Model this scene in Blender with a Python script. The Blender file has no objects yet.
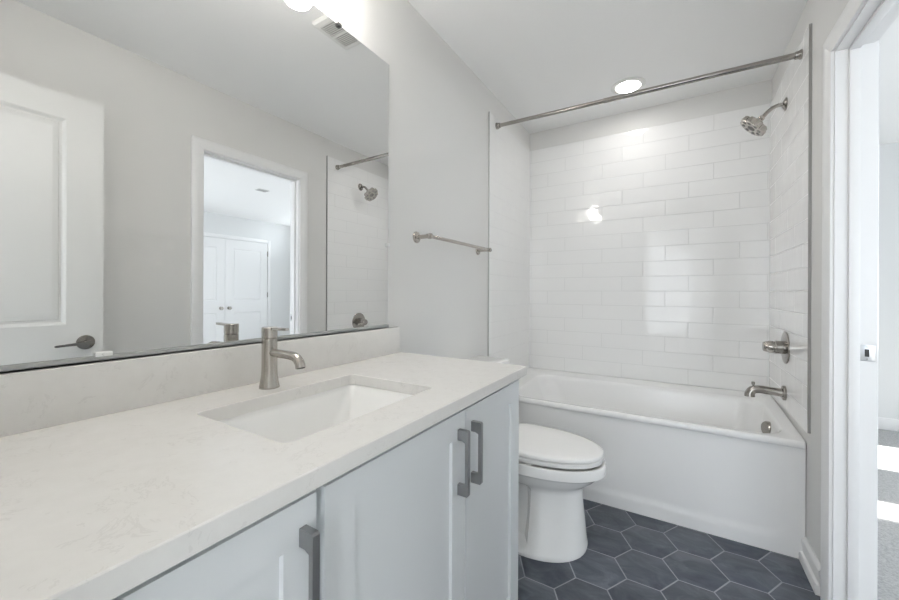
import bpy, bmesh, math, random
from mathutils import Vector, Matrix

# ------------------------------------------------------------------ camera, world, sun, exposure
SC = bpy.context.scene
COL = SC.collection
PI = math.pi
YAW = 0.5459
cam_d = bpy.data.cameras.new('camera')
cam = bpy.data.objects.new('camera', cam_d)
COL.objects.link(cam)
cam.location = (1.009, 0.0, 1.1529)
fw = Vector((-math.sin(YAW), math.cos(YAW), 0))
rt = Vector((math.cos(YAW), math.sin(YAW), 0))
up = Vector((0, 0, 1))
M = Matrix((rt, up, -fw)).transposed()
cam.rotation_euler = (M @ Matrix.Rotation(0.0041, 3, 'Z')).to_euler()
cam_d.sensor_width = 36.0
cam_d.lens = 372.8913 * 36.0 / 899.0
cam_d.shift_y = -(300 - 292.41) / 899.0
cam_d.clip_start = 0.02
SC.camera = cam

SC.view_settings.view_transform = 'Standard'
SC.view_settings.look = 'None'
SC.view_settings.gamma = 1.0
SC.view_settings.use_curve_mapping = False
SC.view_settings.exposure = 0.38

SC.cycles.max_bounces = 24
SC.cycles.diffuse_bounces = 16
SC.cycles.glossy_bounces = 8

world = bpy.data.worlds.new('sky')
SC.world = world
world.use_nodes = True
bgn = world.node_tree.nodes['Background']
bgn.inputs['Color'].default_value = (0.80, 0.90, 1.0, 1)
bgn.inputs['Strength'].default_value = 2.0

sun_d = bpy.data.lights.new('sun', 'SUN')
sun_d.energy = 24.0
sun_d.angle = 0.01
sun_d.color = (1.0, 0.97, 0.92)
sun = bpy.data.objects.new('sun', sun_d)
COL.objects.link(sun)
sun.rotation_euler = Vector((-1.30, -0.82, -1.0)).to_track_quat('-Z', 'Y').to_euler()


def area(name, loc, direction, sx, sy, energy, color):
    d = bpy.data.lights.new(name, 'AREA')
    d.shape = 'RECTANGLE'
    d.size, d.size_y = sx, sy
    d.energy = energy
    d.color = color
    o = bpy.data.objects.new(name, d)
    COL.objects.link(o)
    o.location = loc
    o.rotation_euler = Vector(direction).to_track_quat('-Z', 'Z').to_euler()
    return o


# bedroom window daylight; the hall and closet-side lamps are added fill for the bathroom
area('bedroom_daylight', (4.15, 5.42, 1.55), (-0.6, -1, -0.12), 1.9, 1.9, 88, (0.90, 0.95, 1.0))
area('hall_side_fill', (1.72, -2.05, 1.38), (-1, 0, 0), 1.6, 1.8, 60, (0.97, 0.985, 1.0))  # unseen source added to fill the left wall and vanity
area('hall_end_fill', (0.44, -4.15, 1.25), (0, 1, 0), 1.9, 2.1, 24, (0.97, 0.985, 1.0))  # added fill that reaches the deep end of the bathroom
area('closet_side_fill', (5.60, 1.05, 1.40), (-1, 0.05, -0.08), 1.7, 1.5, 18, (0.92, 0.96, 1.0))  # added to brighten the left wall and toilet through the doorway
area('bedroom_side_daylight', (3.1, -1.30, 1.40), (0, 1, 0), 2.2, 1.6, 11, (0.88, 0.93, 1.0))

# ------------------------------------------------------------------ dimensions of the place
W, H, YB = 1.493, 2.43, 2.893          # room width, height, back wall
YF = -0.06                              # front wall face
TT = 0.009                              # wall tile thickness
TILE_TOP, TILE_Y = 2.287, 2.127
TILE_BOT = 0.556
DY0, DY1, DZ = 1.178, 1.855, 2.020      # doorway in the right wall
WX = 1.592                              # bedroom side of the right wall
BX, BY = 5.45, 4.63                     # bedroom extents
BY0 = -1.05

# ------------------------------------------------------------------ materials
MATS = {}


def principled(name, color, rough=0.5, metal=0.0, **kw):
    m = bpy.data.materials.new(name)
    m.use_nodes = True
    b = m.node_tree.nodes['Principled BSDF']
    b.inputs['Base Color'].default_value = (*color, 1)
    b.inputs['Roughness'].default_value = rough
    b.inputs['Metallic'].default_value = metal
    for k, v in kw.items():
        b.inputs[k].default_value = v
    MATS[name] = m
    return m


class NT:
    """small helper for wiring shader nodes"""
    def __init__(s, m):
        s.t = m.node_tree
        s.n = s.t.nodes
        s.b = s.n['Principled BSDF']

    def new(s, kind, **props):
        n = s.n.new(kind)
        for k, v in props.items():
            setattr(n, k, v)
        return n

    def link(s, a, b):
        s.t.links.new(a, b)

    def math(s, op, a, b=None, c=None):
        n = s.n.new('ShaderNodeMath')
        n.operation = op
        for i, v in enumerate((a, b, c)):
            if v is None:
                continue
            if isinstance(v, (int, float)):
                n.inputs[i].default_value = v
            else:
                s.link(v, n.inputs[i])
        return n.outputs[0]

    def coords(s):
        return s.new('ShaderNodeTexCoord').outputs['Object']

    def noise(s, vec, scale, detail=3, rough=0.5, dist=0.0):
        n = s.new('ShaderNodeTexNoise')
        n.inputs['Scale'].default_value = scale
        n.inputs['Detail'].default_value = detail
        n.inputs['Roughness'].default_value = rough
        n.inputs['Distortion'].default_value = dist
        s.link(vec, n.inputs['Vector'])
        return n.outputs['Fac']

    def ramp(s, fac, stops):
        r = s.new('ShaderNodeValToRGB')
        e = r.color_ramp.elements
        while len(e) < len(stops):
            e.new(0.5)
        for el, (p, c) in zip(e, stops):
            el.position = p
            el.color = (*c, 1)
        s.link(fac, r.inputs['Fac'])
        return r.outputs['Color']

    def bump(s, height, strength, dist):
        b = s.new('ShaderNodeBump')
        b.inputs['Strength'].default_value = strength
        b.inputs['Distance'].default_value = dist
        s.link(height, b.inputs['Height'])
        s.link(b.outputs['Normal'], s.b.inputs['Normal'])


def paint(name, color, rough=0.55, grain=0.0006):
    m = principled(name, color, rough)
    t = NT(m)
    c = t.coords()
    f = t.noise(c, 260, 2)
    t.bump(f, 0.25, grain)
    f2 = t.noise(c, 1.3, 2)
    k = 0.985
    t.link(t.ramp(f2, [(0.3, tuple(x * k for x in color)), (0.7, color)]), t.b.inputs['Base Color'])
    return m


M_WALL = paint('wall_paint', (0.71, 0.706, 0.692))
M_CEIL = paint('ceiling_paint', (0.90, 0.90, 0.895), 0.7)
M_BED = paint('bedroom_paint', (0.72, 0.73, 0.73))
M_TRIM = principled('trim_enamel', (0.82, 0.82, 0.82), 0.32)
M_DOOR = principled('door_enamel', (0.70, 0.70, 0.685), 0.35)
M_CAB = principled('cabinet_lacquer', (0.74, 0.765, 0.78), 0.38)
M_CABIN = principled('cabinet_recess_shade', (0.16, 0.17, 0.18), 0.6)  # dark for the shade under the worktop, shared by the toe kick
M_PORC = principled('porcelain', (0.88, 0.88, 0.87), 0.08)
M_ACRYL = principled('tub_acrylic', (0.87, 0.87, 0.868), 0.16)
M_SEAT = principled('seat_plastic', (0.88, 0.875, 0.865), 0.18)
M_PLAST = principled('white_plastic', (0.76, 0.76, 0.74), 0.4)
M_CLEAR = principled('clip_plastic', (0.85, 0.86, 0.86), 0.15)
M_STRIP = principled('edge_strip_metal', (0.36, 0.36, 0.35), 0.4, 0.5)
M_STRIP_L = principled('edge_strip_pale', (0.48, 0.48, 0.47), 0.4, 0.4)
M_DARK = principled('rubber_and_hole_shade', (0.03, 0.03, 0.03), 0.6)
M_GRILLE = principled('grille_dark', (0.05, 0.05, 0.05), 0.7)
M_DUCT = principled('duct_grey', (0.12, 0.12, 0.12), 0.7)
M_LOUVRE = principled('grey_louvre', (0.42, 0.42, 0.42), 0.6)
M_CHROME = principled('mirror_channel_metal', (0.40, 0.41, 0.41), 0.5, 0.0)
M_MIRROR = principled('mirror_silver', (0.90, 0.905, 0.90), 0.0, 1.0)
M_GLEDGE = principled('mirror_edge_glass', (0.10, 0.12, 0.11), 0.2)


def brushed(name, color, rough):
    m = principled(name, color, rough, 1.0)
    return m


M_FAUCET = brushed('satin_nickel', (0.52, 0.49, 0.45), 0.24)
M_NICKEL = brushed('brushed_nickel', (0.50, 0.47, 0.435), 0.26)
M_NICKEL2 = brushed('polished_nickel', (0.37, 0.35, 0.325), 0.18)
M_LEVER = brushed('dark_polished_nickel', (0.27, 0.255, 0.24), 0.15)
M_PEWTER = brushed('pewter_pull', (0.36, 0.365, 0.37), 0.38)
M_STEEL = brushed('strike_steel', (0.62, 0.63, 0.64), 0.3)


def quartz():
    m = principled('white_quartz', (0.78, 0.765, 0.74), 0.16)
    t = NT(m)
    c = t.coords()
    a = t.noise(c, 8.5, 6, 0.66, 1.9)
    v = t.math('ABSOLUTE', t.math('SUBTRACT', a, 0.5))
    fine = t.noise(c, 14, 4, 0.6)
    mask = t.math('MULTIPLY', t.math('LESS_THAN', v, 0.012), t.math('GREATER_THAN', fine, 0.54))
    soft = t.noise(c, 30, 5, 0.7)
    base = t.ramp(soft, [(0.30, (0.755, 0.742, 0.72)), (0.65, (0.785, 0.773, 0.752))])
    mix = t.new('ShaderNodeMix', data_type='RGBA')
    t.link(t.math('MULTIPLY', mask, 0.20), mix.inputs['Factor'])
    t.link(base, mix.inputs['A'])
    mix.inputs['B'].default_value = (0.52, 0.50, 0.48, 1)
    t.link(mix.outputs['Result'], t.b.inputs['Base Color'])
    return m


M_QUARTZ = quartz()


def wall_tile(name, axis, phase):
    """long glossy tiles laid in a one third offset, 102 mm rows counted down from the top edge"""
    L, h, g = 0.397, 0.1018, 0.0024
    m = principled(name, (0.86, 0.86, 0.855), 0.07)
    t = NT(m)
    c = t.coords()
    sp = t.new('ShaderNodeSeparateXYZ')
    t.link(c, sp.inputs[0])
    row = t.math('DIVIDE', t.math('SUBTRACT', TILE_TOP, sp.outputs['Z']), h)
    ri = t.math('FLOOR', row)
    zz = t.math('MULTIPLY', t.math('SUBTRACT', row, ri), h)
    k = t.math('MULTIPLY', ri, L / 3)
    xx = t.math('DIVIDE', t.math('ADD', t.math('SUBTRACT', sp.outputs[axis], phase), k), L)
    ci = t.math('FLOOR', xx)
    xf = t.math('MULTIPLY', t.math('SUBTRACT', xx, ci), L)
    dz = t.math('MINIMUM', zz, t.math('SUBTRACT', h, zz))
    dx = t.math('MINIMUM', xf, t.math('SUBTRACT', L, xf))
    d = t.math('MINIMUM', dz, dx)
    mr = t.new('ShaderNodeMapRange', interpolation_type='SMOOTHSTEP')
    t.link(d, mr.inputs['Value'])
    mr.inputs['From Min'].default_value = g * 0.35
    mr.inputs['From Max'].default_value = g * 1.0
    col = t.ramp(mr.outputs['Result'], [(0.0, (0.72, 0.72, 0.715)), (1.0, (0.86, 0.86, 0.855))])
    t.link(col, t.b.inputs['Base Color'])
    rr = t.new('ShaderNodeMapRange')
    t.link(mr.outputs['Result'], rr.inputs['Value'])
    rr.inputs['To Min'].default_value = 0.6
    rr.inputs['To Max'].default_value = 0.06
    t.link(rr.outputs['Result'], t.b.inputs['Roughness'])
    # every tile sits a hair out of plane, and the glaze ripples
    cb = t.new('ShaderNodeCombineXYZ')
    t.link(ri, cb.inputs[0]); t.link(ci, cb.inputs[1])
    wn = t.new('ShaderNodeTexWhiteNoise', noise_dimensions='2D')
    t.link(cb.outputs[0], wn.inputs['Vector'])
    ws = t.new('ShaderNodeSeparateColor')
    t.link(wn.outputs['Color'], ws.inputs[0])
    tilt = t.math('ADD', t.math('MULTIPLY', t.math('SUBTRACT', ws.outputs[0], 0.5), t.math('MULTIPLY', xf, 0.004)),
                  t.math('MULTIPLY', t.math('SUBTRACT', ws.outputs[1], 0.5), t.math('MULTIPLY', zz, 0.010)))
    rip = t.math('MULTIPLY', t.noise(c, 7, 2), 0.0016)
    hgt = t.math('ADD', t.math('MULTIPLY', mr.outputs['Result'], 0.0007), t.math('ADD', tilt, rip))
    t.bump(hgt, 1.0, 1.0)
    return m


M_TILE_B = wall_tile('wall_tile_back', 'X', 1.210)
M_TILE_R = wall_tile('wall_tile_right', 'Y', 2.60)
M_TILE_L = wall_tile('wall_tile_left', 'Y', 2.60)


def hex_tile():
    m = principled('hexagon_tile_slate_blue', (0.05, 0.06, 0.085), 0.42)
    t = NT(m)
    c = t.coords()
    at = t.new('ShaderNodeAttribute', attribute_name='tile_random')
    mp = t.new('ShaderNodeVectorMath', operation='ADD')
    t.link(c, mp.inputs[0])
    sc = t.new('ShaderNodeVectorMath', operation='SCALE')
    t.link(at.outputs['Color'], sc.inputs[0])
    sc.inputs['Scale'].default_value = 7.0
    t.link(sc.outputs[0], mp.inputs[1])
    st = t.new('ShaderNodeMapping')
    st.inputs['Rotation'].default_value = (0, 0, 0.6)
    st.inputs['Scale'].default_value = (1.0, 1.7, 1.0)
    t.link(mp.outputs[0], st.inputs['Vector'])
    cloud = t.noise(st.outputs[0], 7, 7, 0.68, 0.8)
    base = t.ramp(cloud, [(0.28, (0.050, 0.061, 0.085)), (0.50, (0.095, 0.109, 0.137)), (0.74, (0.175, 0.192, 0.222))])
    hs = t.new('ShaderNodeHueSaturation')
    t.link(base, hs.inputs['Color'])
    ms = t.new('ShaderNodeMapRange')
    t.link(at.outputs['Fac'], ms.inputs['Value'])
    ms.inputs['To Min'].default_value = 0.85
    ms.inputs['To Max'].default_value = 1.15
    t.link(ms.outputs['Result'], hs.inputs['Value'])
    t.link(hs.outputs['Color'], t.b.inputs['Base Color'])
    t.bump(cloud, 0.15, 0.002)
    return m


M_HEX = hex_tile()
M_GROUT = principled('floor_grout', (0.36, 0.37, 0.40), 0.8)


def carpet():
    m = principled('grey_carpet', (0.50, 0.50, 0.50), 0.95)
    t = NT(m)
    c = t.coords()
    f = t.noise(c, 120, 4, 0.7)
    t.link(t.ramp(f, [(0.32, (0.34, 0.345, 0.35)), (0.68, (0.58, 0.58, 0.58))]), t.b.inputs['Base Color'])
    t.bump(f, 0.8, 0.006)
    return m


M_CARPET = carpet()


def emitter(name, color, strength):
    m = bpy.data.materials.new(name)
    m.use_nodes = True
    n = m.node_tree.nodes
    n.remove(n['Principled BSDF'])
    e = n.new('ShaderNodeEmission')
    e.inputs['Color'].default_value = (*color, 1)
    e.inputs['Strength'].default_value = strength
    m.node_tree.links.new(e.outputs[0], n['Material Output'].inputs['Surface'])
    return m


M_SHADE = emitter('lit_opal_glass', (1.0, 0.96, 0.91), 25.5)
M_LENS = emitter('lit_led_lens', (1.0, 0.97, 0.94), 40.0)
M_LENS_H = emitter('lit_hall_lens', (1.0, 0.97, 0.94), 60.0)


def window_glass():
    m = bpy.data.materials.new('window_glass')
    m.use_nodes = True
    n = m.node_tree.nodes
    n.remove(n['Principled BSDF'])
    tr = n.new('ShaderNodeBsdfTransparent')
    gl = n.new('ShaderNodeBsdfGlossy')
    gl.inputs['Roughness'].default_value = 0.0
    mx = n.new('ShaderNodeMixShader')
    mx.inputs[0].default_value = 0.06
    l = m.node_tree.links
    l.new(tr.outputs[0], mx.inputs[1]); l.new(gl.outputs[0], mx.inputs[2])
    l.new(mx.outputs[0], n['Material Output'].inputs['Surface'])
    return m


M_GLASS = window_glass()

# ------------------------------------------------------------------ object helpers
ORIGIN = {}


def thing(name, label, cat, loc, group=None):
    o = bpy.data.objects.new(name, None)
    o.empty_display_size = 0.05
    COL.objects.link(o)
    o.location = loc
    ORIGIN[o] = Vector(loc)
    o['label'] = label
    o['category'] = cat
    if group:
        o['group'] = group
    return o


def obj(name, bm, mat, parent=None, label=None, angle=35):
    """link a bmesh written in world coordinates as one object"""
    off = ORIGIN.get(parent, Vector((0, 0, 0))) if parent else Vector((0, 0, 0))
    bmesh.ops.remove_doubles(bm, verts=bm.verts, dist=1e-5)
    bmesh.ops.recalc_face_normals(bm, faces=bm.faces)
    if off.length:
        bmesh.ops.translate(bm, verts=bm.verts, vec=-off)
    me = bpy.data.meshes.new(name)
    bm.to_mesh(me)
    bm.free()
    for m in (mat if isinstance(mat, (list, tuple)) else [mat]):
        me.materials.append(m)
    for p in me.polygons:
        p.use_smooth = True
    me.set_sharp_from_angle(angle=math.radians(angle))
    o = bpy.data.objects.new(name, me)
    COL.objects.link(o)
    if parent:
        o.parent = parent
        ORIGIN[o] = off
    if label:
        o['label'] = label
    return o


def struct(name, bm, mat, label=None, parent=None, angle=35):
    o = obj(name, bm, mat, parent, angle=angle)
    if not parent:
        o['kind'] = 'structure'
    if label:
        o['label'] = label
    return o


def tag(o, label, cat, group=None):
    o['label'] = label
    o['category'] = cat
    if group:
        o['group'] = group
    return o


def add_box(bm, lo, hi, bev=0.0, seg=2):
    r = bmesh.ops.create_cube(bm, size=1.0)
    vs = r['verts']
    for v in vs:
        v.co = Vector((lo[i] + (v.co[i] + 0.5) * (hi[i] - lo[i]) for i in range(3)))
    if bev > 0:
        es = list({e for v in vs for e in v.link_edges})
        bmesh.ops.bevel(bm, geom=es, offset=bev, segments=seg, profile=0.5, affect='EDGES')


def box(lo, hi, bev=0.0, seg=2):
    bm = bmesh.new()
    add_box(bm, lo, hi, bev, seg)
    return bm


def frame_of(d):
    d = Vector(d).normalized()
    a = Vector((0, 0, 1)) if abs(d.z) < 0.9 else Vector((1, 0, 0))
    u = d.cross(a).normalized()
    return u, d.cross(u).normalized(), d


def loft(bm, rings, cap0=True, cap1=True, closed=True):
    rv = [[bm.verts.new(p) for p in r] for r in rings]
    n = len(rv[0])
    for a, b in zip(rv, rv[1:]):
        for i in range(n if closed else n - 1):
            j = (i + 1) % n
            bm.faces.new((a[i], a[j], b[j], b[i]))
    if cap0:
        bm.faces.new(rv[0])
    if cap1:
        bm.faces.new(list(reversed(rv[-1])))
    return rv


def add_lathe(bm, origin, axis, prof, seg=32):
    """prof: (radius, distance along axis); a radius of 0 is kept tiny"""
    u, w, d = frame_of(axis)
    o = Vector(origin)
    rings = []
    for r, h in prof:
        r = max(r, 1e-4)
        rings.append([o + d * h + (u * math.cos(2 * PI * i / seg) + w * math.sin(2 * PI * i / seg)) * r for i in range(seg)])
    loft(bm, rings)


def lathe(origin, axis, prof, seg=32):
    bm = bmesh.new()
    add_lathe(bm, origin, axis, prof, seg)
    return bm


def smooth_path(pts, n=6):
    pts = [Vector(p) for p in pts]
    out = []
    for i in range(len(pts) - 1):
        p0 = pts[max(i - 1, 0)]; p1 = pts[i]; p2 = pts[i + 1]; p3 = pts[min(i + 2, len(pts) - 1)]
        for k in range(n):
            t = k / n
            out.append(0.5 * ((2 * p1) + (p2 - p0) * t + (2 * p0 - 5 * p1 + 4 * p2 - p3) * t * t + (3 * p1 - p0 - 3 * p2 + p3) * t ** 3))
    out.append(pts[-1])
    return out


def add_tube(bm, pts, radius, seg=20):
    pts = [Vector(p) for p in pts]
    n = len(pts)
    tang = [(pts[min(i + 1, n - 1)] - pts[max(i - 1, 0)]).normalized() for i in range(n)]
    u, w, d = frame_of(tang[0])
    rings = []
    for i, p in enumerate(pts):
        u = (u - tang[i] * u.dot(tang[i])).normalized()
        w = tang[i].cross(u)
        r = radius(i / (n - 1)) if callable(radius) else radius
        rings.append([p + (u * math.cos(2 * PI * k / seg) + w * math.sin(2 * PI * k / seg)) * r for k in range(seg)])
    loft(bm, rings)


def rrect(x0, x1, y0, y1, r, n=8):
    pts = []
    rs = r if isinstance(r, (list, tuple)) else [r] * 4
    for (cx, cy, a0), rr in zip(((x1, y1, 0), (x0, y1, 90), (x0, y0, 180), (x1, y0, 270)), rs):
        ccx = cx - rr if cx == x1 else cx + rr
        ccy = cy - rr if cy == y1 else cy + rr
        for k in range(n + 1):
            a = math.radians(a0 + 90 * k / n)
            pts.append((ccx + rr * math.cos(a), ccy + rr * math.sin(a)))
    return pts


def panel_slab(bm, fmap, w0, w1, h0, h1, thick, panels, profile, both=False):
    """a door slab: flat stiles and rails, each panel (a0,a1,b0,b1) pressed in along profile [(inset, depth)]"""
    def quad(pts):
        bm.faces.new([bm.verts.new(fmap(*p)) for p in pts])
    xs = [w0, panels[0][0], panels[0][1], w1]
    ps = sorted(panels, key=lambda p: p[2])
    zs = [h0] + [z for p in ps for z in (p[2], p[3])] + [h1]
    holes = {(1, 1 + 2 * k) for k in range(len(ps))}
    for d0, sg in [(0.0, 1)] + ([(-thick, -1)] if both else []):
        for i in range(3):
            for j in range(len(zs) - 1):
                if (i, j) not in holes:
                    quad([(xs[i], zs[j], d0), (xs[i + 1], zs[j], d0), (xs[i + 1], zs[j + 1], d0), (xs[i], zs[j + 1], d0)])
        for a0, a1, b0, b1 in ps:
            prev = None
            for ins, dep in [(0, 0)] + profile:
                ring = [(a0 + ins, b0 + ins, d0 - sg * dep), (a1 - ins, b0 + ins, d0 - sg * dep),
                        (a1 - ins, b1 - ins, d0 - sg * dep), (a0 + ins, b1 - ins, d0 - sg * dep)]
                if prev:
                    for i in range(4):
                        j = (i + 1) % 4
                        quad([prev[i], prev[j], ring[j], ring[i]])
                prev = ring
            quad(prev)
    if not both:
        for i in range(3):
            for j in range(len(zs) - 1):
                quad([(xs[i], zs[j], -thick), (xs[i + 1], zs[j], -thick), (xs[i + 1], zs[j + 1], -thick), (xs[i], zs[j + 1], -thick)])
    for i in range(3):
        for z in (h0, h1):
            quad([(xs[i], z, 0), (xs[i + 1], z, 0), (xs[i + 1], z, -thick), (xs[i], z, -thick)])
    for j in range(len(zs) - 1):
        for x in (w0, w1):
            quad([(x, zs[j], 0), (x, zs[j + 1], 0), (x, zs[j + 1], -thick), (x, zs[j], -thick)])


def extrude_profile(bm, prof, place, t0, t1):
    """prof: closed list of (a,b); place(a,b,t) -> point"""
    loft(bm, [[place(a, b, t0) for a, b in prof], [place(a, b, t1) for a, b in prof]])


# ------------------------------------------------------------------ the setting: bathroom shell
struct('wall_left', box((-0.12, YF - 0.12, 0), (0, YB + 0.12, H)), M_WALL)
struct('wall_back', box((0, YB, 0), (W, YB + 0.12, H)), M_WALL)
bm = bmesh.new()
JT = 0.0185                                # jamb thickness
add_box(bm, (W, BY0 - 0.12, 0), (WX, DY0 - JT, H))
add_box(bm, (W, DY1 + JT, 0), (WX, BY, H))
add_box(bm, (W, DY0 - JT, DZ + JT), (WX, DY1 + JT, H))
struct('wall_right', bm, M_WALL)
EX0, EX1 = 0.672, 1.40                      # entry doorway in the front wall
bm = bmesh.new()
add_box(bm, (0, YF - 0.12, 0), (EX0, YF, H))
add_box(bm, (EX1, YF - 0.12, 0), (W, YF, H))
add_box(bm, (EX0, YF - 0.12, 2.05), (EX1, YF, H))
struct('wall_front', bm, M_WALL)
struct('ceiling', box((-0.12, YF - 0.12, H), (WX, YB + 0.12, H + 0.1)), M_CEIL)


def hex_floor():
    bm = bmesh.new()
    lay = bm.faces.layers.int.new('dummy')
    cl = bm.loops.layers.color.new('tile_random')
    A, HF = 0.1184, 0.1025
    cx0, cy0 = 0.9025, 1.9689
    g = 0.0027
    rnd = random.Random(4)
    for i in range(-8, 6):
        for j in range(-12, 4):
            cx = cx0 + i * 1.5 * A
            cy = cy0 + j * 2 * HF + (HF if i % 2 else 0)
            if cx < -0.15 or cx > 1.7 or cy < YF - 0.3 or cy > 2.4:
                continue
            def ring(k, z):
                return [Vector((cx + (A * k) * math.cos(PI / 3 * q), cy + (HF * k) / (math.sqrt(3) / 2) * math.sin(PI / 3 * q), z)) for q in range(6)]
            k0 = 1 - g / HF
            k1 = k0 - 0.0016 / HF
            rv = loft(bm, [ring(k0, -0.004), ring(k0, -0.0008), ring(k1, 0.0)], cap0=False, cap1=True)
            c = rnd.random()
            fs = {f for r in rv for v in r for f in v.link_faces}
            for f in fs:
                for lp in f.loops:
                    lp[cl] = (c, rnd.random() * 0 + (c * 7.3) % 1, (c * 3.7) % 1, 1)
    for co, no in (((0, 0, 0), (-1, 0, 0)), ((1.54, 0, 0), (1, 0, 0)), ((0, YF - 0.06, 0), (0, -1, 0)), ((0, 2.21, 0), (0, 1, 0))):
        bmesh.ops.bisect_plane(bm, geom=bm.verts[:] + bm.edges[:] + bm.faces[:], plane_co=co, plane_no=no, clear_outer=True)
    for f in bm.faces:
        f.material_index = 0
    n0 = len(bm.faces)
    bm.faces.ensure_lookup_table()
    old = set(bm.faces)
    add_box(bm, (-0.05, YF - 0.06, -0.05), (1.545, YB + 0.05, -0.0014))
    for f in bm.faces:
        if f not in old:
            f.material_index = 1
    return bm


struct('floor', hex_floor(), [M_HEX, M_GROUT])

# wall tile of the bath surround with its metal edge strips
struct('tile_surround_back', box((0, YB - TT, TILE_BOT), (W, YB, TILE_TOP), 0.0), M_TILE_B)
struct('tile_surround_left', box((0, TILE_Y, TILE_BOT), (0.007, YB - TT, TILE_TOP), 0.0), M_TILE_L)
struct('tile_surround_right', box((W - TT, TILE_Y, TILE_BOT + 0.012), (W, YB - TT, TILE_TOP), 0.0), M_TILE_R)
struct('trim_1', box((0, TILE_Y - 0.004, TILE_BOT), (0.0075, TILE_Y, TILE_TOP)), M_STRIP_L, 'thin metal edge strip of the tile')
struct('trim_2', box((W - TT - 0.001, TILE_Y - 0.006, TILE_BOT + 0.012), (W, TILE_Y, TILE_TOP)), M_STRIP, 'thin metal edge strip of the tile')

# baseboard with a stepped cap and a shoe, right wall between tub and casing
def baseboard(y0, y1):
    prof = [(0, 0.0), (0.024, 0.0), (0.024, 0.030), (0.020, 0.037), (0.0125, 0.040), (0.0120, 0.066), (0.0155, 0.070), (0.0155, 0.094), (0.009, 0.101), (0.004, 0.104), (0, 0.104)]
    bm = bmesh.new()
    extrude_profile(bm, prof, lambda a, b, t: Vector((W - a, t, b)), y0, y1)
    return bm


struct('baseboard_right', baseboard(1.952, 2.176), M_TRIM)
struct('baseboard_near', baseboard(YF, 1.080), M_TRIM)

# door casing, jamb and stop of the bedroom doorway
CW = 0.064
CPROF = [(0, 0), (0, 0.010), (0.006, 0.014), (0.030, 0.016), (0.036, 0.018), (0.056, 0.018), (CW, 0.015), (CW, 0)]   # from opening edge outwards


def casing(bm, x, sgn):
    g = 0.006
    for a0, s in ((DY1 + g, 1), (DY0 - g, -1)):
        prof = [(a, d) for a, d in CPROF]
        ring0 = [Vector((x + sgn * d, a0 + s * a, 0)) for a, d in prof]
        ring1 = [Vector((x + sgn * d, a0 + s * a, DZ + g + a)) for a, d in prof]
        loft(bm, [ring0, ring1])
    ra = [Vector((x + sgn * d, DY0 - g - a, DZ + g + a)) for a, d in CPROF]
    rb = [Vector((x + sgn * d, DY1 + g + a, DZ + g + a)) for a, d in CPROF]
    loft(bm, [ra, rb])


bm = bmesh.new()
casing(bm, W, -1)
frame_o = struct('trim_3', bm, M_TRIM, 'white moulded door casing')
bm = bmesh.new()
casing(bm, WX, 1)
struct('trim_4', bm, M_TRIM)
bm = bmesh.new()
add_box(bm, (W - 0.0005, DY1, 0), (WX + 0.0005, DY1 + JT - 0.0003, DZ))
add_box(bm, (W - 0.0005, DY0 - JT + 0.0003, 0), (WX + 0.0005, DY0, DZ))
add_box(bm, (W - 0.0005, DY0 - JT + 0.0003, DZ), (WX + 0.0005, DY1 + JT - 0.0003, DZ + JT - 0.0003))
# stops
add_box(bm, (W + 0.034, DY1 - 0.011, 0), (W + 0.062, DY1, DZ - 0.011), 0.0015)
add_box(bm, (W + 0.034, DY0, 0), (W + 0.062, DY0 + 0.011, DZ - 0.011), 0.0015)
add_box(bm, (W + 0.034, DY0, DZ - 0.011), (W + 0.062, DY1, DZ), 0.0015)
jamb = struct('trim_5', bm, M_TRIM, 'white door jamb with its stop')
bm = bmesh.new()
add_box(bm, (W + 0.066, DY1 - 0.0016, 0.921), (WX + 0.004, DY1 + 0.0005, 0.977), 0.001)
strike = obj('strike_plate', bm, M_STEEL, jamb, 'steel latch plate')
obj('latch_hole_shade', box((W + 0.076, DY1 - 0.0022, 0.936), (W + 0.087, DY1 - 0.0012, 0.962)), M_DARK, strike)  # flat dark patch paints the shade inside the latch hole
bm = bmesh.new()
for z in (0.928, 0.970):
    add_lathe(bm, (W + 0.082, DY1 - 0.0010, z), (0, -1, 0), [(0.0, 0), (0.0026, 0), (0.0022, 0.0013), (0, 0.0015)], 10)
obj('screw', bm, M_STRIP, strike)

# ------------------------------------------------------------------ the setting: bedroom beyond the doorway
struct('floor_bedroom', box((1.545, BY0, -0.06), (BX, BY, 0.004)), M_CARPET, 'grey carpet')
struct('ceiling_bedroom', box((WX, BY0, H), (BX + 0.12, BY + 0.12, H + 0.1)), M_CEIL)
WN = [(3.10, 4.60, 0.63, 1.44), (3.95, 5.25, 1.985, 2.39)]
bm = bmesh.new()
xs = [W, 3.10, 3.95, 4.60, 5.25, BX + 0.12]
for i in range(5):                                   # wall columns, each with the openings that cross it
    x0, x1 = xs[i], xs[i + 1]
    z = 0.0
    for w in WN:
        if w[0] <= x0 + 1e-4 and w[1] >= x1 - 1e-4:
            add_box(bm, (x0, BY, z), (x1, BY + 0.12, w[2]))
            z = w[3]
    add_box(bm, (x0, BY, z), (x1, BY + 0.12, H))
struct('wall_far', bm, M_BED)
for k, (x0, x1, z0, z1) in enumerate(WN):
    bm = bmesh.new()
    f = 0.03
    for lo, hi in (((x0, z0), (x0 + f, z1)), ((x1 - f, z0), (x1, z1)), ((x0 + f, z0), (x1 - f, z0 + f)), ((x0 + f, z1 - f), (x1 - f, z1))):
        add_box(bm, (lo[0], BY + 0.04, lo[1]), (hi[0], BY + 0.08, hi[1]), 0.002)
    w = struct('window_%d' % (k + 1), bm, M_TRIM)
    obj('pane', box((x0 + f, BY + 0.058, z0 + f), (x1 - f, BY + 0.062, z1 - f)), M_GLASS, w)
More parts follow.
